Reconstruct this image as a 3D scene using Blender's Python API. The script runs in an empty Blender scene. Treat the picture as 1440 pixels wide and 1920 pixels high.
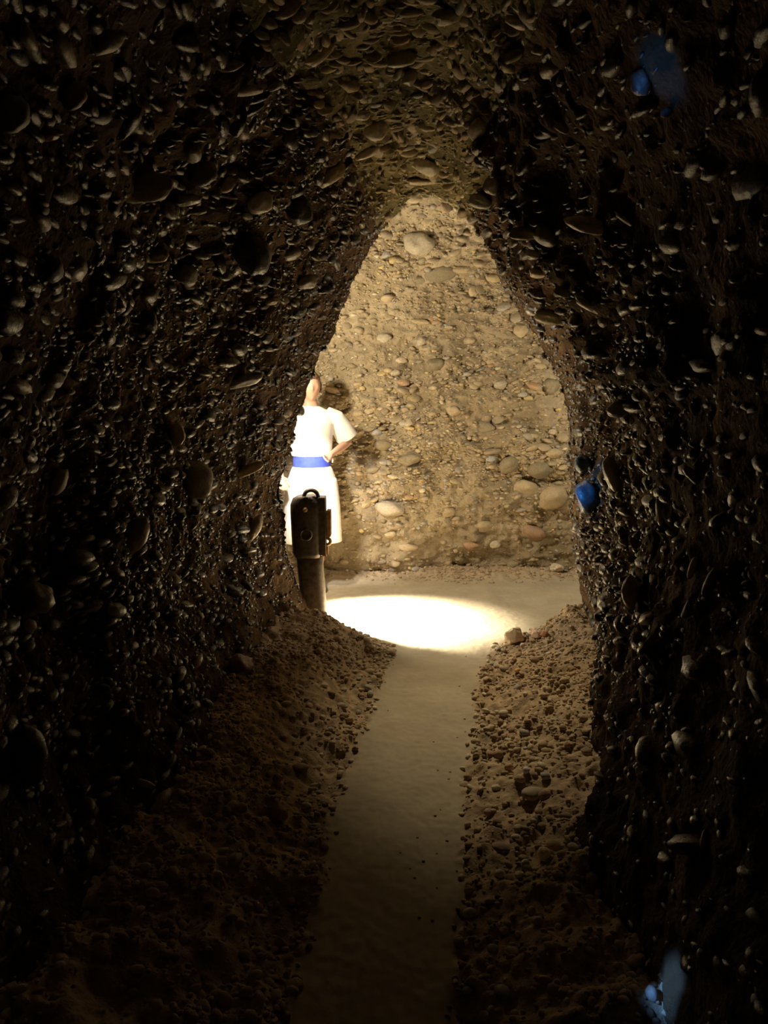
import bpy, bmesh, math, random
import numpy as np
from mathutils import Vector, Matrix, Euler

random.seed(7)
RS = np.random.RandomState(11)
SC = bpy.context.scene
COL = SC.collection

# ------------------------------------------------------------------ camera
F = 1442.0
PITCH = math.radians(9.06)
CAM = np.array([0.0, 0.0, 1.6])
cd = bpy.data.cameras.new('camera'); cam = bpy.data.objects.new('camera', cd); COL.objects.link(cam)
cd.sensor_fit = 'VERTICAL'; cd.sensor_height = 24.0; cd.lens = F / 1920 * 24.0
cd.clip_start = 0.02
cam.location = CAM; cam.rotation_euler = (math.pi / 2 - PITCH, 0, 0)
SC.camera = cam

# ------------------------------------------------------------------ light
w = bpy.data.worlds.new('world'); SC.world = w; w.use_nodes = True
w.node_tree.nodes['Background'].inputs[0].default_value = (0.6, 0.55, 0.5, 1)
w.node_tree.nodes['Background'].inputs[1].default_value = 0.0

def lamp(name, kind, loc, power, color, radius=0.05, target=None, angle=60, blend=0.5):
    d = bpy.data.lights.new(name, kind); d.energy = power; d.color = color
    d.shadow_soft_size = radius
    if kind == 'SPOT':
        d.spot_size = math.radians(angle); d.spot_blend = blend
    o = bpy.data.objects.new(name, d); COL.objects.link(o); o.location = loc
    if target is not None:
        o.rotation_euler = (Vector(target) - Vector(loc)).to_track_quat('-Z', 'Y').to_euler()
    return o
WARM = (1.0, 0.88, 0.64)
WHITE = (1.0, 0.88, 0.66)
lamp('passage_light', 'POINT', (-0.84, 5.24, 1.85), 115, WARM, 0.05)
lamp('passage_light', 'POINT', (2.05, 5.55, 1.7), 46, WARM, 0.08)  # added unseen fill from the right end of the passage
lamp('path_fill_spot', 'SPOT', (0.32, 5.56, 3.03), 245, (1.0, 0.80, 0.49), 0.06, (0.53, 3.62, 0), 34, 1.0)  # added unseen overhead spot to brighten the path
lamp('floor_spot', 'SPOT', (-0.66, 5.32, 0.95), 2900, WHITE, 0.03, (-0.12, 5.22, 0), 66, 1.0)
lamp('figure_fill_spot', 'SPOT', (-0.68, 5.25, 1.35), 85, (1.0, 0.93, 0.84), 0.05, (-0.52, 6.0, 0.85), 50, 0.5)  # added unseen spot to brighten the person
# added unseen spots that tint three places of the right-hand wall blue
lamp('added_cold_spot', 'SPOT', (0.52, 3.80, 1.22), 16, (0.08, 0.34, 1.0), 0.02, (1.11, 4.03, 1.10), 30, 0.7)
lamp('added_cold_spot', 'SPOT', (0.25, 1.60, 1.92), 4.5, (0.10, 0.32, 1.0), 0.02, (0.57, 1.70, 2.24), 20, 0.6)
lamp('added_cold_spot', 'SPOT', (0.25, 1.62, 0.45), 16.0, (0.14, 0.38, 1.0), 0.02, (0.67, 1.62, 0.21), 18, 0.6)

SC.view_settings.view_transform = 'Standard'; SC.view_settings.look = 'None'
SC.view_settings.exposure = 0.0; SC.view_settings.gamma = 1.0
SC.view_settings.use_curve_mapping = False
SC.cycles.max_bounces = 8; SC.cycles.diffuse_bounces = 5
SC.cycles.use_denoising = True
SC.cycles.sample_clamp_indirect = 8.0

# ------------------------------------------------------------------ projection helpers
cP, sP = math.cos(PITCH), math.sin(PITCH)
def ray(u, v):
    a = (u - 720) / F; b = (960 - v) / F
    return np.array([a, cP + b * sP, -sP + b * cP])
def at(u, v, Y):
    r = ray(u, v); return CAM + r * (Y / r[1])
def proj(P):
    P = np.atleast_2d(P) - CAM
    dep = P[:, 1] * cP - P[:, 2] * sP
    up = P[:, 1] * sP + P[:, 2] * cP
    dd = np.maximum(dep, 0.05)
    return 720 + F * P[:, 0] / dd, 960 - F * up / dd, dep

# ------------------------------------------------------------------ noise
def _h(ix, iy, iz, s):
    n = (ix * 374761393 + iy * 668265263 + iz * 2147483647 + s * 1274126177).astype(np.int64) & 0xffffffff
    n = ((n ^ (n >> 13)) * 1274126177) & 0xffffffff
    n = ((n ^ (n >> 15)) * 2246822519) & 0xffffffff
    n = n ^ (n >> 16)
    return (n & 0xffffff) / float(0xffffff)
def noise(P, s=0):
    fl = np.floor(P); f = P - fl; i = fl.astype(np.int64); f = f * f * (3 - 2 * f)
    r = 0
    for a in (0, 1):
        for b in (0, 1):
            for c in (0, 1):
                wgt = (f[..., 0] if a else 1 - f[..., 0]) * (f[..., 1] if b else 1 - f[..., 1]) * (f[..., 2] if c else 1 - f[..., 2])
                r = r + wgt * _h(i[..., 0] + a, i[..., 1] + b, i[..., 2] + c, s)
    return r * 2 - 1
def fbm(P, o=4, s=0):
    r = 0; a = 1.0
    for k in range(o):
        r = r + a * noise(P * (2 ** k), s + k * 17); a *= .5
    return r

# ------------------------------------------------------------------ materials
def nodes(name):
    m = bpy.data.materials.new(name); m.use_nodes = True
    nt = m.node_tree; return m, nt, nt.nodes, nt.links, nt.nodes['Principled BSDF']
def ramp(N, stops, interp='LINEAR'):
    r = N.new('ShaderNodeValToRGB'); e = r.color_ramp.elements; r.color_ramp.interpolation = interp
    e[0].position, e[0].color = stops[0][0], (*stops[0][1], 1)
    e[1].position, e[1].color = stops[-1][0], (*stops[-1][1], 1)
    for p, c in stops[1:-1]:
        x = e.new(p); x.color = (*c, 1)
    return r
def earth(name, stops, scale, rough, bump, bscale, spec=0.25):
    m, nt, N, L, b = nodes(name)
    g = N.new('ShaderNodeNewGeometry')
    n1 = N.new('ShaderNodeTexNoise'); n1.inputs['Scale'].default_value = scale; n1.inputs['Detail'].default_value = 7
    r = ramp(N, stops); L.new(g.outputs['Position'], n1.inputs['Vector']); L.new(n1.outputs[0], r.inputs[0])
    L.new(r.outputs[0], b.inputs['Base Color'])
    n2 = N.new('ShaderNodeTexNoise'); n2.inputs['Scale'].default_value = bscale; n2.inputs['Detail'].default_value = 5
    L.new(g.outputs['Position'], n2.inputs['Vector'])
    bp = N.new('ShaderNodeBump'); bp.inputs['Strength'].default_value = bump; bp.inputs['Distance'].default_value = 0.01
    L.new(n2.outputs[0], bp.inputs['Height']); L.new(bp.outputs[0], b.inputs['Normal'])
    b.inputs['Roughness'].default_value = rough; b.inputs['Specular IOR Level'].default_value = spec
    return m
def stone(name, stops, per_island, rough=0.45, spec=0.4, dust=None):
    m, nt, N, L, b = nodes(name)
    if per_island:
        s = N.new('ShaderNodeNewGeometry').outputs['Random Per Island']
    else:
        s = N.new('ShaderNodeObjectInfo').outputs['Random']
    r = ramp(N, stops, 'CONSTANT'); L.new(s, r.inputs[0])
    g = N.new('ShaderNodeNewGeometry')
    n1 = N.new('ShaderNodeTexNoise'); n1.inputs['Scale'].default_value = 75; n1.inputs['Detail'].default_value = 8; n1.inputs['Roughness'].default_value = .65
    L.new(g.outputs['Position'], n1.inputs['Vector'])
    mx = N.new('ShaderNodeMix'); mx.data_type = 'RGBA'; mx.blend_type = 'MULTIPLY'; mx.inputs[0].default_value = 0.7
    r2 = ramp(N, [(0.3, (.55, .5, .45)), (0.7, (1.15, 1.12, 1.1))]); L.new(n1.outputs[0], r2.inputs[0])
    L.new(r.outputs[0], mx.inputs[6]); L.new(r2.outputs[0], mx.inputs[7])
    out = mx.outputs[2]
    if dust:
        n3 = N.new('ShaderNodeTexNoise'); n3.inputs['Scale'].default_value = 14; n3.inputs['Detail'].default_value = 5
        L.new(g.outputs['Position'], n3.inputs['Vector'])
        r3 = ramp(N, [(0.38, (0, 0, 0)), (0.62, (1, 1, 1))]); L.new(n3.outputs[0], r3.inputs[0])
        m2 = N.new('ShaderNodeMix'); m2.data_type = 'RGBA'; L.new(r3.outputs[0], m2.inputs[0])
        L.new(out, m2.inputs[6]); m2.inputs[7].default_value = (*dust, 1); out = m2.outputs[2]
    L.new(out, b.inputs['Base Color'])
    bp = N.new('ShaderNodeBump'); bp.inputs['Strength'].default_value = .6; bp.inputs['Distance'].default_value = 0.005
    L.new(n1.outputs[0], bp.inputs['Height']); L.new(bp.outputs[0], b.inputs['Normal'])
    nr = N.new('ShaderNodeTexNoise'); nr.inputs['Scale'].default_value = 28; nr.inputs['Detail'].default_value = 6; nr.inputs['Roughness'].default_value = .7
    L.new(g.outputs['Position'], nr.inputs['Vector'])
    mr = N.new('ShaderNodeMapRange'); mr.inputs[1].default_value = .35; mr.inputs[2].default_value = .65
    mr.inputs[3].default_value = rough; mr.inputs[4].default_value = min(.95, rough + .3)
    L.new(nr.outputs[0], mr.inputs[0]); L.new(mr.outputs[0], b.inputs['Roughness']); b.inputs['Specular IOR Level'].default_value = spec
    return m
def plain(name, col, rough=.6, metal=0.0, var=0.25, scale=30):
    m, nt, N, L, b = nodes(name)
    g = N.new('ShaderNodeNewGeometry')
    n1 = N.new('ShaderNodeTexNoise'); n1.inputs['Scale'].default_value = scale; n1.inputs['Detail'].default_value = 5
    L.new(g.outputs['Position'], n1.inputs['Vector'])
    r = ramp(N, [(.3, tuple(c * (1 - var) for c in col)), (.7, tuple(min(1, c * (1 + var)) for c in col))])
    L.new(n1.outputs[0], r.inputs[0]); L.new(r.outputs[0], b.inputs['Base Color'])
    b.inputs['Roughness'].default_value = rough; b.inputs['Metallic'].default_value = metal
    return m

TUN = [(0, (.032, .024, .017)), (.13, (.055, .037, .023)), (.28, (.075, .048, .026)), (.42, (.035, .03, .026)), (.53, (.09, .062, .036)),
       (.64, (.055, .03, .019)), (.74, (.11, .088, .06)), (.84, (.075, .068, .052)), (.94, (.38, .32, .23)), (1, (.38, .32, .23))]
BCK = [(0, (.36, .28, .16)), (.14, (.46, .37, .22)), (.3, (.30, .24, .14)), (.42, (.52, .42, .26)), (.55, (.36, .33, .28)),
       (.64, (.58, .46, .20)), (.73, (.25, .21, .15)), (.82, (.68, .60, .44)), (.89, (.44, .28, .16)), (.95, (.40, .41, .42)), (1, (.4, .4, .4))]
GRV = [(0, (.38, .29, .19)), (.2, (.46, .36, .24)), (.4, (.30, .23, .16)), (.55, (.54, .45, .32)), (.7, (.38, .25, .17)), (.85, (.45, .41, .35)), (.95, (.68, .6, .5)), (1, (.68, .6, .5))]
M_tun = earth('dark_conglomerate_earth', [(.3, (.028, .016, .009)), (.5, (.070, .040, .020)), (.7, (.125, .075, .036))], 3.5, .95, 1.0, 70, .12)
M_roof = earth('olive_earth_lightened', [(.3, (.09, .075, .035)), (.5, (.17, .14, .065)), (.7, (.26, .21, .10))], 3.5, .9, 1.0, 70, .15)  # olive of its own; extra lightness painted in for light on the crown
M_bck = earth('tan_conglomerate_earth', [(.3, (.22, .17, .10)), (.5, (.31, .245, .155)), (.72, (.42, .34, .22))], 2.5, .9, 1.0, 55, .15)
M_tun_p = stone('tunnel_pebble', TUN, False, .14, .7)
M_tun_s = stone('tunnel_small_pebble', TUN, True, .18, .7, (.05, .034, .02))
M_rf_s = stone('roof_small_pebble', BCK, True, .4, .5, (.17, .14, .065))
M_bck_p = stone('passage_pebble', BCK, False, .6, .3, (.36, .29, .19))
M_bck_s = stone('passage_small_pebble', BCK, True, .6, .3, (.34, .27, .175))
M_grv_s = stone('gravel_stone', GRV, True, .7, .25, (.46, .35, .22))
M_grv_p = stone('loose_stone', GRV, False, .65, .3)

# floor: packed path and gravelly banks are two different soils
def floor_material():
    m, nt, N, L, b = nodes('packed_path_and_bank_soil')
    g = N.new('ShaderNodeNewGeometry'); at_ = N.new('ShaderNodeAttribute'); at_.attribute_name = 'bank'
    n1 = N.new('ShaderNodeTexNoise'); n1.inputs['Scale'].default_value = 3; n1.inputs['Detail'].default_value = 8; n1.inputs['Roughness'].default_value = .65
    L.new(g.outputs['Position'], n1.inputs['Vector'])
    r1 = ramp(N, [(.3, (.33, .28, .20)), (.5, (.40, .345, .25)), (.7, (.46, .40, .30))]); L.new(n1.outputs[0], r1.inputs[0])
    n2 = N.new('ShaderNodeTexNoise'); n2.inputs['Scale'].default_value = 22; n2.inputs['Detail'].default_value = 6
    L.new(g.outputs['Position'], n2.inputs['Vector'])
    r2 = ramp(N, [(.3, (.30, .215, .13)), (.7, (.52, .40, .26))]); L.new(n2.outputs[0], r2.inputs[0])
    mx = N.new('ShaderNodeMix'); mx.data_type = 'RGBA'; L.new(at_.outputs['Fac'], mx.inputs[0])
    L.new(r1.outputs[0], mx.inputs[6]); L.new(r2.outputs[0], mx.inputs[7]); L.new(mx.outputs[2], b.inputs['Base Color'])
    bp = N.new('ShaderNodeBump'); bp.inputs['Distance'].default_value = .006
    n3 = N.new('ShaderNodeTexNoise'); n3.inputs['Scale'].default_value = 110; n3.inputs['Detail'].default_value = 3
    L.new(g.outputs['Position'], n3.inputs['Vector']); L.new(n3.outputs[0], bp.inputs['Height'])
    ma = N.new('ShaderNodeMath'); ma.operation = 'MULTIPLY_ADD'; ma.inputs[1].default_value = .7; ma.inputs[2].default_value = .12
    L.new(at_.outputs['Fac'], ma.inputs[0]); L.new(ma.outputs[0], bp.inputs['Strength']); L.new(bp.outputs[0], b.inputs['Normal'])
    b.inputs['Roughness'].default_value = .85; b.inputs['Specular IOR Level'].default_value = .2
    return m
M_floor = floor_material()

# ------------------------------------------------------------------ mesh helpers
def mesh_np(name, V, Fq, smooth=True):
    me = bpy.data.meshes.new(name); V = np.asarray(V, dtype=np.float32); Fq = np.asarray(Fq, dtype=np.int32)
    n, k = Fq.shape
    me.vertices.add(len(V)); me.vertices.foreach_set('co', V.ravel())
    me.loops.add(n * k); me.loops.foreach_set('vertex_index', Fq.ravel())
    me.polygons.add(n); me.polygons.foreach_set('loop_start', np.arange(0, n * k, k, dtype=np.int32))
    me.update(calc_edges=True)
    me.polygons.foreach_set('use_smooth', np.full(n, smooth)); me.update()
    return me
def link(name, me, mat=None, parent=None, **props):
    o = bpy.data.objects.new(name, me); COL.objects.link(o)
    if mat is not None and me is not None and not me.materials: me.materials.append(mat)
    if parent is not None: o.parent = parent
    for k, v in props.items(): o[k] = v
    return o
def grid_faces(nr, nc, flip=False):
    i = np.arange(nr * nc).reshape(nr, nc)
    q = np.stack([i[:-1, :-1], i[1:, :-1], i[1:, 1:], i[:-1, 1:]], -1).reshape(-1, 4)
    return q[:, ::-1] if flip else q
def grid_normals(G):
    du = np.gradient(G, axis=0); dv = np.gradient(G, axis=1)
    n = np.cross(du, dv); return n / (np.linalg.norm(n, axis=-1, keepdims=True) + 1e-12)
def smooth_rows(A, k, axis):
    for _ in range(k):
        P = np.roll(A, 1, axis); Q = np.roll(A, -1, axis)
        B = (P + 2 * A + Q) / 4
        sl0 = [slice(None)] * A.ndim; sl0[axis] = 0; sl1 = [slice(None)] * A.ndim; sl1[axis] = -1
        B[tuple(sl0)] = A[tuple(sl0)]; B[tuple(sl1)] = A[tuple(sl1)]
        A = B
    return A

def ico(sub):
    bm = bmesh.new(); bmesh.ops.create_icosphere(bm, subdivisions=sub, radius=1.0)
    V = np.array([v.co[:] for v in bm.verts]); Fc = np.array([[v.index for v in f.verts] for f in bm.faces]); bm.free()
    return V, Fc
ICO1, ICO2, ICO3 = ico(1), ico(2), ico(3)
def lump(base, seed, amp=.22, freq=1.3, boxy=0.0):
    V, Fc = base
    V = V.copy()
    if boxy:
        V = V / (np.sum(np.abs(V) ** (2 + boxy), axis=1, keepdims=True) ** (1 / (2 + boxy)))
    d = 1 + amp * fbm(V * freq + seed * 7.3, 2, seed)
    return V * d[:, None], Fc
L2 = [lump(ICO2, s, .22, 1.2) for s in range(10)]
L1 = [lump(ICO1, s + 40, .18, 1.2) for s in range(8)]
PEB_MESH = {}
def pebble_mesh(matname, k, mat):
    key = (matname, k)
    if key not in PEB_MESH:
        V, Fc = L2[k % len(L2)]
        me = mesh_np('pebble_shape', V, Fc); me.materials.append(mat); PEB_MESH[key] = me
    return PEB_MESH[key]

def scatter_pebbles(parent, pos, nor, size, mat_part, mat_small, tilt=0.5, nparts=255, flat=(.38, .65), prot=(.55, .95), lift=(-.15, .3), clip=True):
    """pos, nor, size arrays; the ones that show largest become parts, the rest one joined part."""
    n = len(pos)
    up = np.array([0, 0, 1.0])
    h = np.cross(np.broadcast_to(up, nor.shape), nor); ln = np.linalg.norm(h, axis=1, keepdims=True)
    h = np.where(ln < .3, np.cross(np.array([0, 1.0, 0]), nor), h); h /= np.linalg.norm(h, axis=1, keepdims=True) + 1e-9
    v = np.cross(nor, h)
    a = RS.normal(0, .35, n)            # turn in the plane of the wall
    a *= .6
    h2 = h * np.cos(a)[:, None] + v * np.sin(a)[:, None]; v2 = np.cross(nor, h2)
    b = RS.normal(tilt, .35, n)         # shingle tilt
    n3 = nor * np.cos(b)[:, None] - v2 * np.sin(b)[:, None]; v3 = np.cross(n3, h2)
    sa = size; sn = size * RS.uniform(prot[0], prot[1], n); sc = size * RS.uniform(flat[0], flat[1], n)
    c = pos + nor * (np.minimum(sn, size) * RS.uniform(lift[0], lift[1], n))[:, None]
    R = np.stack([h2 * sa[:, None], n3 * sn[:, None], v3 * sc[:, None]], axis=-1)   # columns
    u_, v_, dep = proj(c)
    vis = (u_ > -30) & (u_ < 1470) & (v_ > -30) & (v_ < 1950) & (dep > .3)
    # in view only if the surface turns towards the camera
    fac = np.einsum('ij,ij->i', CAM - c, nor) / np.linalg.norm(CAM - c, axis=1)
    pix = np.where(vis & (fac > .05), F * size / np.maximum(dep, .1) * np.sqrt(np.clip(fac, .05, 1)), 0)
    order = np.argsort(-pix); parts = order[:nparts]; rest = order[nparts:]
    for j, i in enumerate(parts):
        o = bpy.data.objects.new('pebble', pebble_mesh(mat_part.name, int(i), mat_part))
        M = Matrix([[*R[i][0], c[i][0]], [*R[i][1], c[i][1]], [*R[i][2], c[i][2]], [0, 0, 0, 1]])
        COL.objects.link(o); o.parent = parent; o.matrix_local = M
    Vs, Fs, off = [], [], 0
    for lod in (0, 1):
        sel = rest[(pix[rest] * 2 > 15) == (lod == 0)]
        lib = L2 if lod == 0 else L1
        for k in range(len(lib)):
            s = sel[k::len(lib)]
            if not len(s): continue
            B, Fc = lib[k]
            V = np.einsum('nij,vj->nvi', R[s], B) + c[s][:, None, :]
            Fk = Fc[None] + (np.arange(len(s)) * len(B))[:, None, None] + off
            Vs.append(V.reshape(-1, 3)); Fs.append(Fk.reshape(-1, 3)); off += V.shape[0] * V.shape[1]
    if Vs:
        me = mesh_np('small_pebbles', np.concatenate(Vs), np.concatenate(Fs))
        link('small_pebbles', me, mat_small, parent, kind='stuff')

def sample_grid(G, Nn, n, dens=None):
    """area weighted random points on a grid surface; returns points and normals"""
    A = np.linalg.norm(np.cross(G[1:, :-1] - G[:-1, :-1], G[:-1, 1:] - G[:-1, :-1]), axis=-1)
    if dens is not None: A = A * dens[:-1, :-1]
    p = A.ravel() / A.sum(); k = RS.choice(A.size, n, p=p)
    i, j = np.divmod(k, A.shape[1]); a, b = RS.rand(n)[:, None], RS.rand(n)[:, None]
    def bl(X): return (X[i, j] * (1 - a) + X[i + 1, j] * a) * (1 - b) + (X[i, j + 1] * (1 - a) + X[i + 1, j + 1] * a) * b
    nn = bl(Nn); nn /= np.linalg.norm(nn, axis=1, keepdims=True) + 1e-9
    return bl(G), nn
def thin(pos, size, k=.75):
    """drop pebbles that sit inside a larger one"""
    order = np.argsort(-size); cell = .05; grid = {}; keep = []
    for i in order:
        p = pos[i]; s = size[i]; key = (int(p[0] // cell), int(p[1] // cell), int(p[2] // cell)); ok = True
        r = 1 + int(.0)
        for dx in (-1, 0, 1):
            for dy in (-1, 0, 1):
                for dz in (-1, 0, 1):
                    for q in grid.get((key[0] + dx, key[1] + dy, key[2] + dz), ()):
                        d = pos[q] - p
                        if d[0] * d[0] + d[1] * d[1] + d[2] * d[2] < (k * .8 * (size[q] + s * .3)) ** 2: ok = False; break
                    if not ok: break
                if not ok: break
            if not ok: break
        if ok:
            keep.append(i); grid.setdefault(key, []).append(i)
    return np.array(keep)
# single pebbles that stand out on the walls: pixel centre, width, height, turn (deg), tone
FEAT = [(185,78,76,36,25,'p'),(262,345,124,50,8,'t'),(376,312,52,42,12,'g'),(338,369,74,26,2,'o'),(418,342,36,28,20,'p'),(485,374,52,36,22,'c'),(340,505,42,50,35,'g'),
 (292,478,50,24,10,'t'),(538,18,54,28,22,'t'),(455,168,72,22,2,'c'),(515,155,28,14,30,'c'),(675,213,36,18,0,'c'),(706,238,44,38,10,'c'),(800,306,50,28,-22,'c'),(790,339,70,14,0,'t'),
 (745,96,62,34,0,'o'),(845,20,68,32,12,'o'),(770,138,40,26,55,'o'),(690,286,50,16,25,'c'),(462,470,64,84,20,'d'),(450,713,94,24,14,'g'),(322,808,30,44,20,'t'),(107,903,26,60,-22,'c'),
 (252,1000,40,80,-28,'t'),(474,990,22,56,-25,'t'),(620,326,64,26,35,'t'),(556,385,52,52,30,'d'),(12,218,60,64,0,'g'),(125,175,52,44,20,'r'),(85,250,44,26,0,'r'),(548,478,40,26,15,'g'),
 (570,525,42,26,10,'g'),(505,565,30,14,10,'o'),(430,120,50,22,5,'t'),(600,100,70,24,35,'t'),(370,395,40,14,0,'o'),(275,600,36,40,0,'d'),(360,890,60,70,30,'g'),(55,1130,60,60,0,'g'),(45,1178,26,28,0,'c'),
 (440,1250,50,46,0,'r'),(35,1420,70,110,15,'d'),(460,880,70,20,20,'t'),(560,1290,60,70,-20,'r'),
 (935,350,34,30,-15,'c'),(1120,426,92,30,-12,'c'),(978,38,48,20,-15,'c'),(1010,92,26,14,0,'c'),(1140,190,22,16,-10,'c'),(1036,256,18,14,0,'c'),(1052,235,30,14,-35,'c'),(1030,440,54,36,-40,'o'),
 (1112,572,74,18,-28,'c'),(1205,148,38,52,10,'g'),(1260,212,22,18,0,'g'),(1006,512,34,18,-10,'c'),(1000,478,38,14,-15,'c'),(1170,410,50,10,-35,'t'),(1060,545,36,20,-20,'o'),(1035,590,60,30,-15,'o'),
 (1243,958,16,58,5,'c'),(1332,830,26,20,-30,'t'),(1305,890,20,50,40,'t'),(1155,890,30,70,20,'g'),(1112,930,44,70,10,'b'),(1100,868,30,36,0,'b'),(1190,1110,30,60,0,'t'),(1302,1065,14,44,-15,'c'),(1295,1140,16,44,-25,'g'),
 (1255,1372,10,26,5,'c'),(1165,760,44,30,20,'g'),(1340,1090,20,60,-20,'g'),(1325,1585,12,60,-8,'t'),(985,430,60,24,-5,'o'),(905,375,44,26,-20,'g')]
FEATB = [(784,456,54,44,0,'w'),(818,682,36,26,0,'k'),(906,801,50,24,-8,'k'),(766,860,44,22,18,'k'),(826,512,62,34,0,'k'),(1036,932,52,44,0,'t'),(985,914,46,30,-10,'t'),(730,955,52,28,-5,'w'),
 (788,605,40,14,-8,'t'),(722,632,26,18,0,'w'),(790,638,18,16,0,'w'),(672,775,24,16,0,'t'),(978,618,26,26,0,'t'),(1030,722,34,32,30,'k'),(1040,850,30,18,0,'p'),(720,835,30,20,0,'k'),(685,948,22,10,20,'p'),
 (733,1002,26,20,0,'t'),(885,1022,30,16,0,'r'),(765,1028,36,16,0,'t'),(850,770,26,20,0,'t'),(712,730,18,10,0,'p'),(760,770,16,12,0,'p'),(672,720,20,10,0,'p'),(785,525,40,14,10,'k'),(870,505,40,14,0,'p'),
 (840,960,28,18,0,'t'),(905,985,36,22,0,'t'),(955,870,40,30,20,'k'),(1000,1000,50,30,-20,'r'),(700,880,24,12,10,'k'),(940,720,26,18,0,'w'),(880,640,22,14,0,'p'),(740,700,22,14,0,'w'),(1015,880,46,34,0,'k')]
TONE = {}
def tone_mat(k, wet):
    if (k, wet) not in TONE:
        c = {'p': (.62, .52, .36), 'c': (.78, .68, .52), 't': (.50, .39, .23), 'g': (.36, .33, .28), 'o': (.36, .31, .15), 'r': (.30, .16, .10), 'd': (.06, .045, .035), 'b': (.05, .10, .13), 'w': (.46, .40, .30), 'k': (.27, .225, .145)}[k]
        if not wet and k in 'pt': c = (.46, .37, .23)
        if not wet and k == 'r': c = (.40, .26, .16)
        TONE[(k, wet)] = stone('standout_pebble', [(0, tuple(x * .9 for x in c)), (.5, c), (1, c)], False, .16 if wet else .5, .7 if wet else .3)
    return TONE[(k, wet)]
def find_hit(Gr, Nr, u, v):
    P = Gr.reshape(-1, 3); gu, gv, gd = proj(P); d = np.hypot(gu - u, gv - v); ok = (gd > .5) & (d < 14)
    c = np.where(ok)[0]
    if not len(c): return None
    near_ = c[gd[c] < gd[c].min() + .08]
    i = near_[np.argmin(d[near_])]; return i, P[i], Nr.reshape(-1, 3)[i]
def feature(parent, i, P, n, f, wet):
    u, v, w_, h_, ang, k = f
    dep = proj(P)[2][0]; a, c = w_ / 2 / F * dep, h_ / 2 / F * dep; th = math.radians(ang)
    X = np.array([math.cos(th), 0, math.sin(th)]); Zc = np.array([-math.sin(th), .18, math.cos(th)]); Zc /= np.linalg.norm(Zc); Yc = np.cross(Zc, X)
    b = min(a, c) * 1.0; ctr = P + n * b * (.55 if wet else .0)
    o = bpy.data.objects.new('pebble', None if False else feat_mesh(i, k, wet))
    M = Matrix([[X[q] * a, Yc[q] * b, Zc[q] * c, ctr[q]] for q in range(3)] + [[0, 0, 0, 1]])
    COL.objects.link(o); o.parent = parent; o.matrix_local = M
    return ctr, max(a, c)
FM = {}
def feat_mesh(i, k, wet):
    key = (i % 5, k, wet)
    if key not in FM:
        V, Fc = lump(ICO3, 90 + i % 5, .24, 1.3); me = mesh_np('pebble_shape', V, Fc); me.materials.append(tone_mat(k, wet)); FM[key] = me
    return FM[key]
def drop_near(pos, sz, feats):
    ok = np.ones(len(pos), bool)
    for c, r in feats: ok &= np.linalg.norm(pos - c, axis=1) > (r * .75 + sz * .4)
    return ok
def sizes(n, med, sig, lo, hi): return np.clip(np.exp(RS.normal(math.log(med), sig, n)), lo, hi)

# ------------------------------------------------------------------ tunnel shell
def section(Y, pts):
    P = np.array([at(u, v, Y)[[0, 2]] for u, v in pts])
    d = np.r_[0, np.cumsum(np.linalg.norm(np.diff(P, axis=0), axis=1))]
    # keep the crown at the middle of the parameter
    t = np.linspace(0, 1, len(P)); T = np.linspace(0, 1, 201)
    return np.stack([np.interp(T, t, P[:, 0]), np.interp(T, t, P[:, 1])], -1)
mouth = [(612, 1260), (590, 1190), (558, 1080), (543, 1000), (540, 930), (547, 860), (557, 790), (582, 715), (617, 635), (655, 555), (692, 475), (735, 415), (785, 372),
         (850, 395), (905, 455), (935, 520), (975, 600), (1012, 665), (1050, 740), (1075, 820), (1076, 900), (1078, 980), (1090, 1060), (1103, 1150), (1108, 1240)]
mid = [(500, 1480), (470, 1380), (420, 1240), (365, 1110), (350, 980), (350, 850), (362, 730), (400, 600), (455, 480), (525, 370), (600, 285), (680, 225), (770, 195),
       (850, 225), (930, 290), (1010, 370), (1085, 460), (1140, 550), (1165, 650), (1170, 760), (1165, 880), (1150, 1000), (1140, 1120), (1122, 1300), (1112, 1440)]
near = [(.0, 0)]
def sec_xz(pts):
    P = np.array(pts, float); t = np.linspace(0, 1, len(P)); T = np.linspace(0, 1, 201)
    return np.stack([np.interp(T, t, P[:, 0]), np.interp(T, t, P[:, 1])], -1)
S22 = sec_xz([(-.72, -.15), (-.80, .1), (-.92, .35), (-.98, .6), (-1.0, .85), (-1.0, 1.1), (-.97, 1.35), (-.9, 1.65), (-.79, 1.9), (-.63, 2.15), (-.45, 2.35), (-.2, 2.55), (.05, 2.65),
              (.25, 2.58), (.42, 2.44), (.56, 2.25), (.68, 2.03), (.77, 1.8), (.82, 1.55), (.84, 1.3), (.83, 1.05), (.79, .8), (.74, .55), (.66, .25), (.58, -.1)])
rings = [(-1.6, S22 * [1.0, 1]), (0.8, S22 * [1.0, 1]), (2.1, S22), (3.5, section(3.5, mid)), (4.3, None), (5.0, section(5.0, mouth))]
rings[4] = (4.3, rings[3][1] * .42 + rings[5][1] * .58)
NT = 460
Ys = np.r_[np.linspace(-1.6, 1.0, 40)[:-1], np.linspace(1.0, 5.0, 330)]
ry = np.array([r[0] for r in rings]); rs = np.stack([r[1] for r in rings])
T = np.linspace(0, 200, NT)
sec = np.stack([[np.interp(T, np.arange(201), rs[k, :, c]) for c in (0, 1)] for k in range(len(ry))])   # ring, c, T
XZ = np.stack([[np.array([np.interp(y, ry, sec[:, c, j]) for y in Ys]) for j in range(NT)] for c in (0, 1)], -1)  # T, Y, c
XZ = smooth_rows(XZ, 60, 1); XZ = smooth_rows(XZ, 25, 0)
G = np.zeros((NT, len(Ys), 3)); G[..., 0] = XZ[..., 0]; G[..., 2] = XZ[..., 1]; G[..., 1] = Ys[None]
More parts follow.
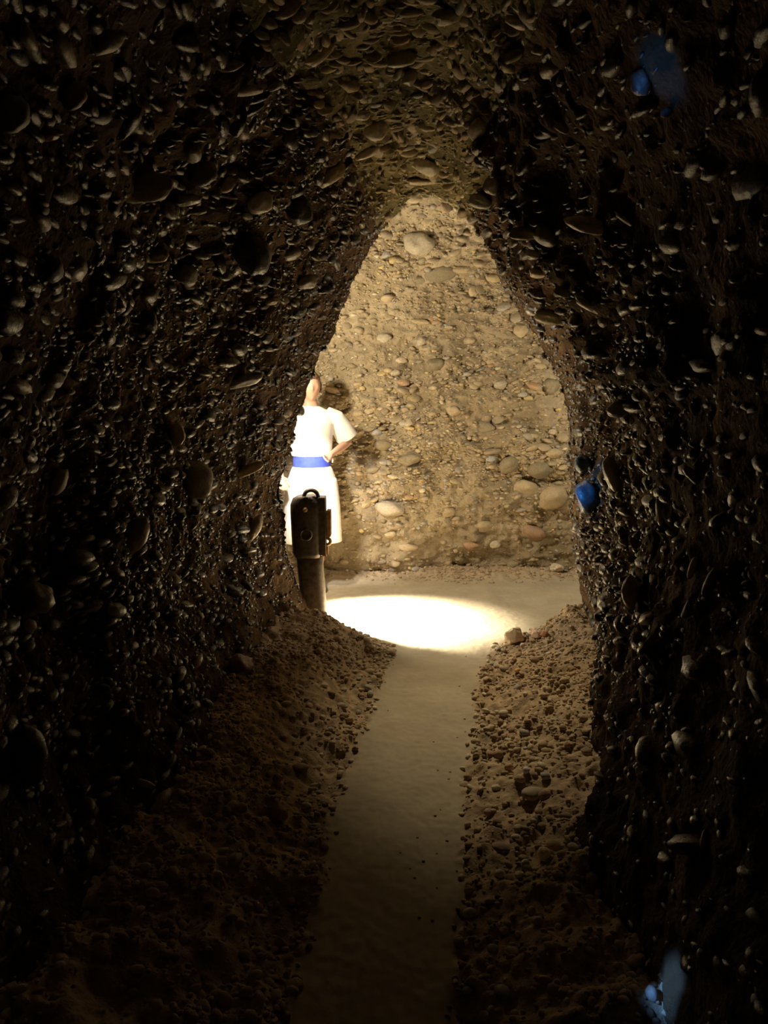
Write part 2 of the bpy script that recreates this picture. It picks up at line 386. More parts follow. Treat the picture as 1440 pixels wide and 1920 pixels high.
# flared lip into the crossing passage
cx, cz = .35, 1.25
last = G[:, -1]
rad = last[:, [0, 2]] - [cx, cz]; rad /= np.linalg.norm(rad, axis=1, keepdims=True)
fl = []
for dr, dy in zip([.01, .03, .06, .1, .16, .24, .34, .48, .7, 1.0, 1.5, 2.2, 3.2, 4.2], [.02, .045, .065, .08, .09, .1, .1, .1, .1, .1, .1, .1, .1, .1]):
    q = last.copy(); q[:, 0] += rad[:, 0] * dr; q[:, 2] += rad[:, 1] * dr; q[:, 1] += dy; fl.append(q)
G = np.concatenate([G, np.stack(fl, 1)], 1)
Nn = grid_normals(G)
if np.dot(Nn[NT // 2, 100], [0, 0, -1]) < 0: Nn = -Nn
disp = .10 * fbm(G * 1.1 + 5, 3, 3) + .035 * fbm(G * 5, 3, 9) + .010 * fbm(G * 18, 3, 21) + .022 * (np.abs(fbm(G * np.array([11, 11, 19]), 3, 23)) - .3)
amp = np.ones(G.shape[1]); amp[len(Ys) - 60:] = np.linspace(1, .45, 60 + len(fl))[: len(amp) - len(Ys) + 60]
amp[:130] *= .6
_Y, _Z = G[..., 1], G[..., 2]
_right = np.clip((np.arange(NT)[:, None] / NT - .52) / .06, 0, 1) * (_Y < 4.9)
_upper = np.clip((_Z - 1.62) / .2, 0, 1) * _right
disp = disp + _upper * (.13 * np.exp(-((_Y - 2.95) / .27) ** 2) - .13 * np.exp(-((_Y - 3.8) / .36) ** 2))
disp = disp + .05 * _right * np.exp(-((_Z - 1.66) / .06) ** 2) * np.clip((_Y - 1.8) / .4, 0, 1) * np.clip((4.7 - _Y) / .4, 0, 1)
G = G + Nn * (disp * amp[None])[..., None]
Nn = grid_normals(G)
if np.dot(Nn[NT // 2, 100], [0, 0, -1]) < 0: Nn = -Nn
cutL, cutR = int(NT * .44), int(NT * .57)
fc = len(Ys) + 9
TUNF = [(find_hit(G[:, 60:len(Ys)], Nn[:, 60:len(Ys)], f[0], f[1]), f) for f in FEAT]
WID = len(Ys) - 60
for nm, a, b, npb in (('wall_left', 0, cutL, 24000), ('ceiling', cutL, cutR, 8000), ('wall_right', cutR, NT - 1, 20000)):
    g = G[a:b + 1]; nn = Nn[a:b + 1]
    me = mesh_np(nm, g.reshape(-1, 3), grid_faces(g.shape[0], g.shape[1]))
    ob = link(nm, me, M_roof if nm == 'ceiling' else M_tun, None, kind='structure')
    dens = np.ones(g.shape[:2]); dens[:, :40] = .15; dens[:, fc:] = 0.15
    dens *= (g[..., 2] > 0.0)
    dens *= np.clip((g[..., 2] - .02) / .55, .25, 1)
    dens[:, 40:150] *= .8
    if nm == 'wall_right': dens[:, 40:200] *= np.where(g[:, 40:200, 2] < 1.0, .3, .45)
    pos, nor = sample_grid(g, nn, npb, dens)
    sz = sizes(len(pos), .0125, .60, .005, .07)
    if nm == 'ceiling': sz *= .9
    feats = [feature(ob, h_[0], h_[1], h_[2], f, True) for h_, f in TUNF if h_ and a <= h_[0] // WID < b]
    k = drop_near(pos, sz, feats); pos, nor, sz = pos[k], nor[k], sz[k]
    k = thin(pos, sz, .66); pos, nor, sz = pos[k], nor[k], sz[k]
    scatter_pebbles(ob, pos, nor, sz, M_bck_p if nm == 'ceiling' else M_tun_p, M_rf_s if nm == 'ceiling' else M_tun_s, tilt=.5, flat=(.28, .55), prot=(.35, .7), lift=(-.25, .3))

# end of the tunnel behind the camera
def cap_wall(name, o, ex, ez, nx, nz, ny, mat, amp=.1):
    a = np.linspace(0, 1, nx)[:, None, None]; b = np.linspace(0, 1, nz)[None, :, None]
    g = np.array(o, float) + a * np.array(ex, float) + b * np.array(ez, float)
    g = g + np.array(ny, float) * (amp * fbm(g * 1.6, 4, 31))[..., None]
    return link(name, mesh_np(name, g.reshape(-1, 3), grid_faces(nx, nz)), mat, None, kind='structure')
cap_wall('wall_front', (-1.7, -1.5, -.2), (3.4, 0, 0), (0, 0, 3.4), 50, 50, (0, 1, 0), M_tun)
cap_wall('wall_passage_left', (-3.6, 4.7, -.2), (0, 2.4, 0), (0, 0, 4), 40, 60, (1, 0, 0), M_bck)
cap_wall('wall_passage_right', (4.1, 4.7, -.2), (0, 2.4, 0), (0, 0, 4), 40, 60, (1, 0, 0), M_bck)

# ------------------------------------------------------------------ far wall of the crossing passage, curving over into its roof
prof = np.array([(6.62, -.2), (6.56, .0), (6.50, .3), (6.47, .8), (6.5, 1.4), (6.50, 2.0), (6.38, 2.45), (6.15, 2.8), (5.8, 3.05), (5.4, 3.2), (4.9, 3.28)])
pd = np.r_[0, np.cumsum(np.linalg.norm(np.diff(prof, axis=0), axis=1))]
NZ = 330; tt = np.linspace(0, pd[-1], NZ)
pr = np.stack([np.interp(tt, pd, prof[:, 0]), np.interp(tt, pd, prof[:, 1])], -1); pr = smooth_rows(pr, 60, 0)
xs = np.r_[np.linspace(-3.7, -1.2, 50)[:-1], np.linspace(-1.2, 2.0, 330), np.linspace(2.0, 4.2, 45)[1:]]
GB = np.zeros((len(xs), NZ, 3)); GB[..., 0] = xs[:, None]; GB[..., 1] = pr[None, :, 0]; GB[..., 2] = pr[None, :, 1]
NB = grid_normals(GB)
if NB[100, 100, 1] > 0: NB = -NB
dB = .08 * fbm(GB * 1.2 + 3, 3, 51) + .04 * fbm(GB * np.array([4, 4, 6]), 3, 61) + .02 * fbm(GB * np.array([14, 14, 24]), 3, 71) + .03 * (np.abs(fbm(GB * np.array([9, 9, 17]), 3, 73)) - .3)
hole = np.exp(-(((GB[..., 0] - 1.32) / .16) ** 2 + ((GB[..., 2] - .85) / .10) ** 2)) * .10      # hollow where stones fell out
GB = GB + NB * (dB - hole)[..., None]; NB = grid_normals(GB)
if NB[100, 100, 1] > 0: NB = -NB
wb = link('wall_back', mesh_np('wall_back', GB.reshape(-1, 3), grid_faces(*GB.shape[:2])), M_bck, None, kind='structure')
dens = np.ones(GB.shape[:2]); dens *= np.where((GB[..., 0] > -1.0) & (GB[..., 0] < 2.0), 1, .12) * (GB[..., 2] > .03) * np.clip(GB[..., 2] / .9, .35, 1)
dens *= np.clip(.75 + .6 * fbm(GB * np.array([.8, .8, 3]), 2, 81), .3, 1.4)
pos, nor = sample_grid(GB, NB, 26000, dens)
sz = sizes(len(pos), .0115, .58, .005, .075)
feats = [feature(wb, h_[0], h_[1], h_[2], f, False) for h_, f in [(find_hit(GB, NB, f[0], f[1]), f) for f in FEATB] if h_]
k = drop_near(pos, sz, feats); pos, nor, sz = pos[k], nor[k], sz[k]
k = thin(pos, sz, .7); pos, nor, sz = pos[k], nor[k], sz[k]
scatter_pebbles(wb, pos, nor, sz, M_bck_p, M_bck_s, tilt=.35, flat=(.3, .6), lift=(-.1, .4))

# ------------------------------------------------------------------ floor
def ground(u, v):
    r = ray(u, v); return CAM + r * (1.6 / -r[2])
eL = np.array([ground(u, v)[:2] for u, v in [(540, 1960), (572, 1850), (588, 1760), (615, 1640), (640, 1520), (670, 1430), (703, 1340), (735, 1240), (745, 1215)]])
eR = np.array([ground(u, v)[:2] for u, v in [(832, 1960), (838, 1850), (845, 1750), (851, 1600), (862, 1450), (882, 1350), (905, 1230), (925, 1190)]])
def bank(x, y):
    wob = .03 * fbm(np.stack([x * 4, y * 4, y * 0], -1), 3, 91)
    xl = np.interp(y, eL[:, 1], eL[:, 0]) + wob; xr = np.interp(y, eR[:, 1], eR[:, 0]) - wob
    endl = np.clip((4.80 - (x + .1) * .55 + wob - y) / .22, 0, 1)
    endr = np.clip((4.62 + (x - .59) * .95 + wob * 1.5 - y) / .25, 0, 1)
    dl = np.maximum(xl - x, 0); dr = np.maximum(x - xr, 0)
    def ss(t): t = np.clip(t, 0, 1); return t * t * (3 - 2 * t)
    hgt = .20 * ss(dl / .6) * endl + .15 * ss(dr / .65) * endr
    mask = np.maximum(np.clip(dl / .06, 0, 1) * np.clip(endl * 3, 0, 1), np.clip(dr / .05, 0, 1) * np.clip(endr * 3, 0, 1))
    back = np.clip((y - 6.22 - wob) / .25, 0, 1)
    return hgt + back * .06, np.maximum(mask, back * .9)
fx = np.r_[np.linspace(-3.8, -1.1, 30)[:-1], np.linspace(-1.1, 1.7, 420), np.linspace(1.7, 4.3, 30)[1:]]
fy = np.r_[np.linspace(-1.7, 1.4, 30)[:-1], np.linspace(1.4, 6.8, 560)]
X, Y = np.meshgrid(fx, fy, indexing='ij')
def floor_z(x, y):
    h, m = bank(x, y); P = np.stack([x, y, x * 0], -1)
    return h + .006 * fbm(P * 3, 2, 101) + m * (.028 * fbm(P * 9, 3, 103) + .008 * fbm(P * 34, 2, 105)) + .002 * fbm(P * 40, 2, 107), m
Z, MK = floor_z(X, Y)
GF = np.stack([X, Y, Z], -1)
fme = mesh_np('floor', GF.reshape(-1, 3), grid_faces(*GF.shape[:2]))
at1 = fme.attributes.new('bank', 'FLOAT', 'POINT'); at1.data.foreach_set('value', MK.ravel().astype(np.float32))
floor = link('floor', fme, M_floor, None, kind='structure')

# gravel on the banks: too much to count
def gravel(name, n, region, med, hi):
    p = np.stack([RS.uniform(region[0], region[1], n), RS.uniform(region[2], region[3], n)], -1)
    z, m = floor_z(p[:, 0], p[:, 1])
    keep = RS.rand(n) < np.clip(m * 1.1, .0, 1) * np.clip(.6 + .8 * fbm(np.stack([p[:, 0] * 3, p[:, 1] * 3, z * 0], -1), 2, 111), .15, 1)
    p, z = p[keep], z[keep]; n = len(p)
    sz = sizes(n, med, .42, .0035, hi)
    c = np.stack([p[:, 0], p[:, 1], z + sz * .15], -1)
    ang = RS.uniform(0, 6.28, n); zz = np.zeros(n)
    h = np.stack([np.cos(ang), np.sin(ang), zz], -1); v = np.stack([-np.sin(ang), np.cos(ang), RS.normal(0, .3, n)], -1); v /= np.linalg.norm(v, axis=1, keepdims=True)
    up = np.cross(h, v)
    R = np.stack([h * sz[:, None], v * (sz * RS.uniform(.6, .95, n))[:, None], up * (sz * RS.uniform(.4, .75, n))[:, None]], -1)
    Vs, Fs, off = [], [], 0
    for k in range(len(L1)):
        s = np.arange(k, n, len(L1)); big = sz[s] > .014
        for lib, q in ((L2[k], s[big]), (L1[k], s[~big])):
            if not len(q): continue
            B, Fc = lib; V = np.einsum('nij,vj->nvi', R[q], B) + c[q][:, None, :]
            Vs.append(V.reshape(-1, 3)); Fs.append((Fc[None] + (np.arange(len(q)) * len(B))[:, None, None] + off).reshape(-1, 3)); off += V.shape[0] * V.shape[1]
    o = link(name, mesh_np(name, np.concatenate(Vs), np.concatenate(Fs)), M_grv_s, floor, kind='stuff')
gravel('gravel', 15000, (-.95, .12, 1.3, 4.95), .0085, .026)
gravel('gravel', 19000, (0, 1.45, 1.3, 5.6), .0085, .026)
gravel('gravel', 4500, (-1.2, 2.0, 6.1, 6.6), .009, .024)

# ------------------------------------------------------------------ loose stones
def floor_hit(u, v):
    r = ray(u, v); t = 1.2
    for _ in range(700):
        P = CAM + r * t
        z = float(floor_z(np.array([P[0]]), np.array([P[1]]))[0][0])
        if P[2] <= z: return np.array([P[0], P[1], z])
        t += max(.004, (P[2] - z) * .4)
    return P
def stone_mat(name, col, var=.18):
    return plain(name, col, .7, 0, var, 45)
NAMED = []
def loose(name, label, cat, u, v, wpx, hpx, col, boxy=0, rot=0, group=None, seed=0):
    p = floor_hit(u, v + hpx * .3)
    dep = proj(p)[2][0]; sx = wpx / 2 / F * dep; szz = hpx / 2 / F * dep
    V, Fc = lump(ICO3, seed + 200, .26 if boxy else .16, 1.6 if boxy else 1.1, boxy)
    if boxy:   # broken faces
        for k in range(9):
            rr = np.random.RandomState(seed * 31 + k); d = rr.normal(size=3); d /= np.linalg.norm(d); lim = .72 + .15 * rr.rand()
            s = V @ d; V = V - np.clip(s - lim, 0, None)[:, None] * d
    V = V * [sx, (sx + szz) / 2, szz]
    V[:, 2] -= V[:, 2].min() * .8
    me = mesh_np(name, V, Fc, not boxy)
    o = link(name, me, stone_mat(name + '_rock', col), None, label=label, category=cat)
    if group: o['group'] = group
    o.location = p; o.rotation_euler = (0, 0, rot); NAMED.append(p)
    return o
loose('broken_rock', 'largest pale angular rock casting a shadow on top of the right gravel bank', 'rock', 964, 1197, 34, 30, (.74, .60, .40), 2, .4, seed=1)
loose('broken_rock', 'pale crumbly pinkish rock just right of the largest angular rock', 'rock', 1007, 1191, 22, 16, (.78, .60, .46), 2, 1.4, seed=2)
loose('broken_rock', 'small reddish-brown rock behind the pale crumbly rock on the right bank', 'rock', 1021, 1189, 17, 12, (.42, .2, .09), 1, .2, seed=3)
loose('stone', 'tiny rounded pinkish stone in front of the largest angular rock', 'stone', 980, 1211, 11, 9, (.68, .5, .4), 0, .3, seed=4)
loose('broken_rock', 'pale rock lying at the foot of the lit far wall, right side', 'rock', 1045, 1066, 26, 14, (.6, .5, .36), 1, .1, seed=5)
loose('broken_rock', 'flat tan rock with a dark shadowed face beside the middle of the path', 'rock', 918, 1370, 32, 17, (.42, .33, .2), 2, .5, seed=6)
loose('stone', 'reddish-brown upright stone alone on the dark left bank', 'stone', 526, 1525, 32, 36, (.55, .36, .24), 1, .2, seed=7)
loose('stone', 'pale pebble standing out at the right of the dark right bank', 'stone', 1020, 1607, 22, 26, (.88, .78, .56), 0, .3, seed=8)
loose('stone', 'small round grey pebble just below left of the brightest pale pebble', 'stone', 985, 1621, 16, 16, (.68, .63, .52), 0, .1, seed=9)
loose('stone', 'pale elongated pebble tilted on the dark right bank', 'stone', 973, 1641, 20, 10, (.75, .66, .52), 0, .7, seed=10)
loose('stone', 'grey rounded pebble halfway across the dark right bank', 'stone', 936, 1639, 18, 15, (.68, .6, .5), 0, .2, seed=11)
loose('stone', 'violet-white round pebble on the right bank beside an orange pebble', 'stone', 986, 1446, 14, 12, (.85, .78, .86), 0, .2, seed=12)
loose('stone', 'orange-brown oval pebble left of the violet-white pebble', 'stone', 954, 1439, 18, 13, (.52, .32, .18), 0, .2, seed=13)
loose('stone', 'long grey-tan boulder half buried near the right wall', 'stone', 998, 1490, 46, 22, (.36, .3, .2), 0, .3, seed=14)
loose('stone', 'long brown cobble on the right bank above the pale pebbles', 'stone', 940, 1591, 34, 14, (.34, .22, .14), 0, -.3, seed=15)
loose('stone', 'grey cobble lowest and nearest beside the right edge of the path', 'stone', 880, 1714, 26, 17, (.62, .57, .48), 0, .2, seed=16)
loose('stone', 'dull grey cobble near the dark lower end of the right bank', 'stone', 1007, 1728, 24, 14, (.48, .43, .37), 0, .3, seed=17)
loose('stone', 'pale flat pebble at the path edge high on the left bank', 'stone', 642, 1325, 22, 11, (.42, .34, .24), 0, -.2, seed=18)
loose('stone', 'long flat brown stone lying on the left bank', 'stone', 562, 1440, 36, 12, (.3, .2, .13), 0, -.15, seed=19)
loose('stone', 'rounded reddish stone on the left bank above the upright stone', 'stone', 520, 1462, 20, 18, (.3, .16, .1), 0, .2, seed=20)
loose('stone', 'smooth tan cobble on the right bank below the violet-white pebble', 'stone', 917, 1525, 22, 13, (.38, .27, .22), 0, .2, seed=21)
loose('stone', 'small cream stone on the path side of the sunlit-looking right bank', 'stone', 925, 1213, 12, 7, (.75, .68, .5), 0, .2, seed=22)
loose('stone', 'orange pebble among the tan gravel high on the right bank', 'stone', 971, 1258, 11, 8, (.6, .36, .12), 0, .2, seed=23)

STONE_COL = {'pale cream': stone_mat('pale_loose_stone', (.62, .54, .40)), 'brown': stone_mat('brown_loose_stone', (.33, .22, .13)),
             'grey': stone_mat('grey_loose_stone', (.36, .34, .30)), 'tan': stone_mat('tan_loose_stone', (.47, .36, .23))}
PROT = {}; LOOSE = []
for cn, m_ in STONE_COL.items():
    PROT[cn] = [mesh_np('loose_stone', lump(ICO2, 60 + k, .2, 1.3)[0], ICO2[1]) for k in range(6)]
    for me_ in PROT[cn]: me_.materials.append(m_)
prot = PROT['tan']
def strew(n, side, lo, hi):
    c = 0; tries = 0; names = list(STONE_COL)
    while c < n and tries < 6000:
        tries += 1
        y = RS.uniform(1.75, 4.7)
        el, er = np.interp(y, eL[:, 1], eL[:, 0]), np.interp(y, eR[:, 1], eR[:, 0])
        d = RS.exponential(.2) + .005
        x = el - d if side < 0 else er + d
        if not (-.75 < x < 1.15) or x > .62 + (y - 2.4) * .24: continue
        if min(math.hypot(q[0] - x, q[1] - y) for q in NAMED) < .07 or (LOOSE and min(math.hypot(q[0] - x, q[1] - y) for q in LOOSE) < .045): continue
        LOOSE.append((x, y))
        z, m = floor_z(np.array([x]), np.array([y])); s = float(sizes(1, .015, .35, lo, hi)[0])
        cn = names[RS.choice(4, p=[.22, .32, .22, .24])]
        o = bpy.data.objects.new('loose_stone', PROT[cn][c % 6]); COL.objects.link(o)
        o.location = (x, y, float(z[0]) + s * .3); o.scale = (s, s * RS.uniform(.6, .9), s * RS.uniform(.45, .75))
        o.rotation_euler = (RS.normal(0, .25), RS.normal(0, .25), RS.uniform(0, 6.28))
        sd_ = 'right' if side > 0 else 'left'
        zn = 'far end' if y > 3.9 else ('middle' if y > 2.7 else 'dark near end')
        wh = 'by the path' if d < .12 else 'in the gravel'
        sz_ = 'larger' if s > .0165 else 'small'
        o['label'] = f'{sz_} {cn} stone {wh}, {zn} of the {sd_} bank'
        o['category'] = 'stone'; o['group'] = f'{sz_} {cn} stones {wh}, {zn} of the {sd_} bank'; c += 1
strew(130, 1, .009, .03)
strew(100, -1, .009, .03)
for k in range(26):        # crumbs on the path
    y = RS.uniform(2.0, 4.6); el, er = np.interp(y, eL[:, 1], eL[:, 0]), np.interp(y, eR[:, 1], eR[:, 0])
    x = er - abs(RS.normal(0, .1)) if k % 3 else RS.uniform(el, er)
    s = RS.uniform(.003, .0065); o = bpy.data.objects.new('stone_crumb', prot[k % 6]); COL.objects.link(o)
    o.location = (x, y, float(floor_z(np.array([x]), np.array([y]))[0][0]) + s * .3); o.scale = (s, s * .8, s * .7)
    o['label'] = 'tiny stone crumb lying on the bare trodden path'; o['category'] = 'stone'; o['group'] = 'crumbs on the trodden path'

# ------------------------------------------------------------------ post at the mouth
def rings_mesh(name, rs_, n=16, sq=0.0, close=True, smooth=True):
    """lofted rings: each (centre, rx, ry), super-elliptic section in XY"""
    V, Fc = [], []
    for (c, rx, ry_) in rs_:
        for k in range(n):
            a = 2 * math.pi * k / n; ca, sa = math.cos(a), math.sin(a)
            q = (abs(ca) ** (2 + sq) + abs(sa) ** (2 + sq)) ** (-1 / (2 + sq))
            V.append((c[0] + rx * ca * q, c[1] + ry_ * sa * q, c[2]))
    bm = bmesh.new(); vs = [bm.verts.new(v) for v in V]
    for i in range(len(rs_) - 1):
        for k in range(n): bm.faces.new((vs[i * n + k], vs[i * n + (k + 1) % n], vs[(i + 1) * n + (k + 1) % n], vs[(i + 1) * n + k]))
    if close:
        bm.faces.new(vs[:n][::-1]); bm.faces.new(vs[-n:])
    for f in bm.faces: f.smooth = smooth and len(f.verts) == 4
    me = bpy.data.meshes.new(name); bm.to_mesh(me); bm.free(); return me
def box_mesh(name, sx, sy, sz_, bev=.004, c=(0, 0, 0)):
    bm = bmesh.new(); bmesh.ops.create_cube(bm, size=1)
    for v in bm.verts: v.co = Vector((v.co.x * sx + c[0], v.co.y * sy + c[1], v.co.z * sz_ + c[2]))
    bmesh.ops.bevel(bm, geom=bm.edges[:], offset=bev, segments=2, affect='EDGES')
    me = bpy.data.meshes.new(name); bm.to_mesh(me); bm.free(); return me
M_iron = plain('rusty_dark_iron', (.10, .075, .055), .5, .3, .5, 35)
M_rust = plain('orange_brown_rust', (.30, .17, .06), .7, .1, .45, 40)
PY = 5.06
def pp(u, v): return at(u, v, PY)
base = pp(592, 1185)
post = bpy.data.objects.new('post', None); COL.objects.link(post); post.location = (base[0], PY, .02)
post['label'] = 'dark rusted post with a ring and hasp at the tunnel mouth'; post['category'] = 'post'
def rel(p): return tuple(np.array(p) - np.array(post.location))
rs_ = []
for u0, u1, v in [(572, 613, 1215), (570, 613, 1180), (566, 612, 1140), (562, 609, 1100), (558, 606, 1060), (556, 605, 1030)]:
    a_, b_ = rel(pp(u0, v)), rel(pp(u1, v)); rs_.append((((a_[0] + b_[0]) / 2, 0, a_[2]), (b_[0] - a_[0]) / 2, .075))
link('shaft', rings_mesh('shaft', rs_, 24, 3.0), M_iron, post)
rs_ = []
for u0, u1, v in [(552, 605, 1042), (549, 607, 1034), (547, 607, 1000), (545, 607, 960), (545, 606, 945), (549, 600, 934), (558, 590, 929)]:
    a_, b_ = rel(pp(u0, v)), rel(pp(u1, v)); rs_.append((((a_[0] + b_[0]) / 2, 0, a_[2]), (b_[0] - a_[0]) / 2, .088 if v > 940 else .07))
link('head', rings_mesh('head', rs_, 24, 1.2), M_iron, post)
pl = box_mesh('side_plate', .047, .13, .385, .004); a_ = rel(pp(606, 984)); o = link('side_plate', pl, M_iron, post); o.location = (a_[0] - .004, -.01, a_[2])
hs = box_mesh('hasp', .030, .10, .175, .004); a_ = rel(pp(617, 980)); o = link('hasp', hs, M_rust, post); o.location = (a_[0], -.01, a_[2])
def torus_mesh(name, R_, r_, n=28, m=10):
    V, Fc = [], []
    for i in range(n):
        A = 2 * math.pi * i / n
        for j in range(m):
            B = 2 * math.pi * j / m; V.append(((R_ + r_ * math.cos(B)) * math.cos(A), r_ * 1.4 * math.sin(B), (R_ + r_ * math.cos(B)) * math.sin(A)))
            Fc.append((i * m + j, ((i + 1) % n) * m + j, ((i + 1) % n) * m + (j + 1) % m, i * m + (j + 1) % m))
    return mesh_np(name, V, Fc)
o = link('ring', torus_mesh('ring', .047, .013), M_iron, post); a_ = rel(pp(584, 931)); o.location = (a_[0], -.03, a_[2])
o = link('lug', torus_mesh('lug', .021, .011), M_rust, post); a_ = rel(pp(614, 1014)); o.location = (a_[0], -.02, a_[2])
o = link('hook_plate', box_mesh('hook_plate', .05, .07, .075, .012), M_rust, post); a_ = rel(pp(609, 1031)); o.location = (a_[0], -.01, a_[2])
o = link('bolt', rings_mesh('bolt', [((0, 0, 0), .016, .016), ((0, 0, .012), .016, .016), ((0, 0, .018), .008, .008)], 6, 0, True, False), M_rust, post)
a_ = rel(pp(575, 952)); o.location = (a_[0], -.088, a_[2]); o.rotation_euler = (math.pi / 2, 0, 0)
o = link('shackle', torus_mesh('shackle', .035, .008), M_iron, post); a_ = rel(pp(576, 998)); o.location = (a_[0], -.090, a_[2])

# ------------------------------------------------------------------ person behind the post
def eval_mesh(o, name):
    dg = bpy.context.evaluated_depsgraph_get(); me = bpy.data.meshes.new_from_object(o.evaluated_get(dg)); me.name = name
    old = o.data; bpy.data.objects.remove(o); return me
def skin_chain(verts, edges, root=0, sub=2):
    me = bpy.data.meshes.new('s'); me.from_pydata([v[:3] for v in verts], edges, []); o = bpy.data.objects.new('s', me); COL.objects.link(o)
    md = o.modifiers.new('k', 'SKIN'); md.use_smooth_shade = True
    for i, v in enumerate(verts):
        r = v[3]; me.skin_vertices[0].data[i].radius = r if isinstance(r, tuple) else (r, r)
        me.skin_vertices[0].data[i].use_root = (i == root)
    s = o.modifiers.new('u', 'SUBSURF'); s.levels = sub; s.render_levels = sub
    return eval_mesh(o, 's')
def join_remesh(meshes, name, voxel, smooth_it=3):
    bm = bmesh.new()
    for m in meshes: bm.from_mesh(m)
    me = bpy.data.meshes.new(name); bm.to_mesh(me); bm.free()
    o = bpy.data.objects.new(name, me); COL.objects.link(o)
    r = o.modifiers.new('r', 'REMESH'); r.mode = 'VOXEL'; r.voxel_size = voxel; r.use_smooth_shade = True
    s = o.modifiers.new('s', 'SMOOTH'); s.iterations = smooth_it; s.factor = .5
    return eval_mesh(o, name)
SK = plain('skin', (.42, .24, .17), .5, 0, .06); M_white = plain('white_cloth', (.80, .78, .76), .85, 0, .03)
M_blue = plain('blue_cloth', (.045, .08, .62), .7, 0, .15); M_hair = plain('brown_hair', (.10, .05, .025), .6, 0, .3, 80); M_shoe = plain('grey_shoe', (.2, .2, .22), .6)
# body: x right of the person's left hand, faces -Y; 1.70 m tall
bv = [(0, .0, .93, (.135, .10)), (0, .0, 1.06, (.120, .09)), (0, .0, 1.20, (.135, .095)), (0, .01, 1.34, (.150, .095)), (0, .015, 1.43, (.075, .06)), (0, .0, 1.50, (.052, .052)), (0, -.01, 1.56, (.055, .06))]
be = [(i, i + 1) for i in range(6)]
def add(chain, fr):
    prev = fr
    for c in chain:
        bv.append(c); be.append((prev, len(bv) - 1)); prev = len(bv) - 1
    return prev
for s in (-1, 1):
    add([(s * .09, 0, .86, .085), (s * .085, -.01, .68, .072), (s * .065, -.015, .49, .052), (s * .055, .01, .34, .052), (s * .05, .03, .09, .034), (s * .05, 0, .045, .034), (s * .055, -.12, .03, .028)], 0)
def arm(s, elbow, wrist, sh=(.17, .01, 1.385)):
    e = add([(s * sh[0], sh[1], sh[2], .052), (s * (sh[0] + .03), sh[1], sh[2] - .06, .047), (elbow[0], elbow[1], elbow[2], .038), ((elbow[0] + wrist[0]) / 2, (elbow[1] + wrist[1]) / 2, (elbow[2] + wrist[2]) / 2, .034), (*wrist, .024)], 3)
    d = np.array(wrist) - np.array(elbow); d /= np.linalg.norm(d); side = np.cross(d, [0, -1, .3]); side /= np.linalg.norm(side); dn = np.cross(side, d)
    w_ = np.array(wrist); palm = w_ + d * .045
    e = add([(*palm, (.033, .018))], e)
    for k, (off, ln_) in enumerate([(-.030, .068), (-.010, .078), (.010, .074), (.028, .058)]):
        p0 = palm + d * .035 + side * off; p1 = p0 + d * ln_ * .45 + dn * .006; p2 = p0 + d * ln_ * .75 + dn * .022; p3 = p0 + d * ln_ * .92 + dn * .04
        add([(*p0, .0098), (*p1, .009), (*p2, .0085), (*p3, .0075)], e)
    q = w_ + d * .02 - side * .028
    add([(*q, .012), (*(q - side * .022 + d * .025), .0105), (*(q - side * .028 + d * .055 + dn * .01), .009)], e)
arm(1, (.31, .05, 1.18), (.13, -.20, 1.10)); arm(-1, (-.28, .06, 1.13), (-.25, -.10, .93))
body = skin_chain(bv, be, 0, 2)
# head with nose, brow, chin, ears
V, Fc = ICO3; V = V.copy(); bm = bmesh.new(); bmesh.ops.create_icosphere(bm, subdivisions=4, radius=1)
for v in bm.verts:
    x, y, z = v.co
    wd = 1.0 if z > 0 else 1 - .28 * (-z) ** 1.5
    X_, Y_, Z_ = x * .076 * wd, y * .096 * (1 if z > -.2 else 1 - .15 * (-z - .2)), z * .115
    if y < 0:
        g_ = lambda cx_, cz_, sx_, sz2: math.exp(-((x - cx_) / sx_) ** 2 - ((z - cz_) / sz2) ** 2)
        Y_ -= .022 * g_(0, -.18, .13, .16) + .006 * g_(0, .02, .1, .2) - .009 * (g_(.38, .04, .17, .10) + g_(-.38, .04, .17, .10))
        Y_ -= .007 * g_(0, -.47, .28, .06) + .006 * g_(0, -.56, .26, .05) - .004 * g_(0, -.515, .3, .03) + .010 * g_(0, -.85, .3, .16)
    X_ += math.copysign(.016, x) * math.exp(-((y - .1) / .13) ** 2 - ((z + .05) / .24) ** 2) * (abs(x) > .6)
    v.co = (X_, Y_ - .025, Z_ + 1.615)
hm = bpy.data.meshes.new('h'); bm.to_mesh(hm); bm.free()
person = link('person', join_remesh([body, hm], 'person', .0075, 2), SK, None, label='person in a white top, blue waistband and white shorts behind the post', category='person')
def shell(zs, n=40, name='x', fold=0.0):
    V, Fc = [], []
    for (cx_, cy_, z, rx, ry_) in zs:
        for k in range(n):
            a = 2 * math.pi * k / n; q = 1 + fold * math.sin(a * 7 + z * 9)
            V.append((cx_ + rx * math.cos(a) * q, cy_ + ry_ * math.sin(a) * q, z))
    for i in range(len(zs) - 1):
        for k in range(n): Fc.append((i * n + k, i * n + (k + 1) % n, (i + 1) * n + (k + 1) % n, (i + 1) * n + k))
    me = bpy.data.meshes.new(name); bm = bmesh.new(); vs = [bm.verts.new(v) for v in V]
    for f in Fc: bm.faces.new([vs[i] for i in f])
    bm.faces.new(vs[:n][::-1]); bm.faces.new(vs[-n:]); bm.to_mesh(me); bm.free(); return me
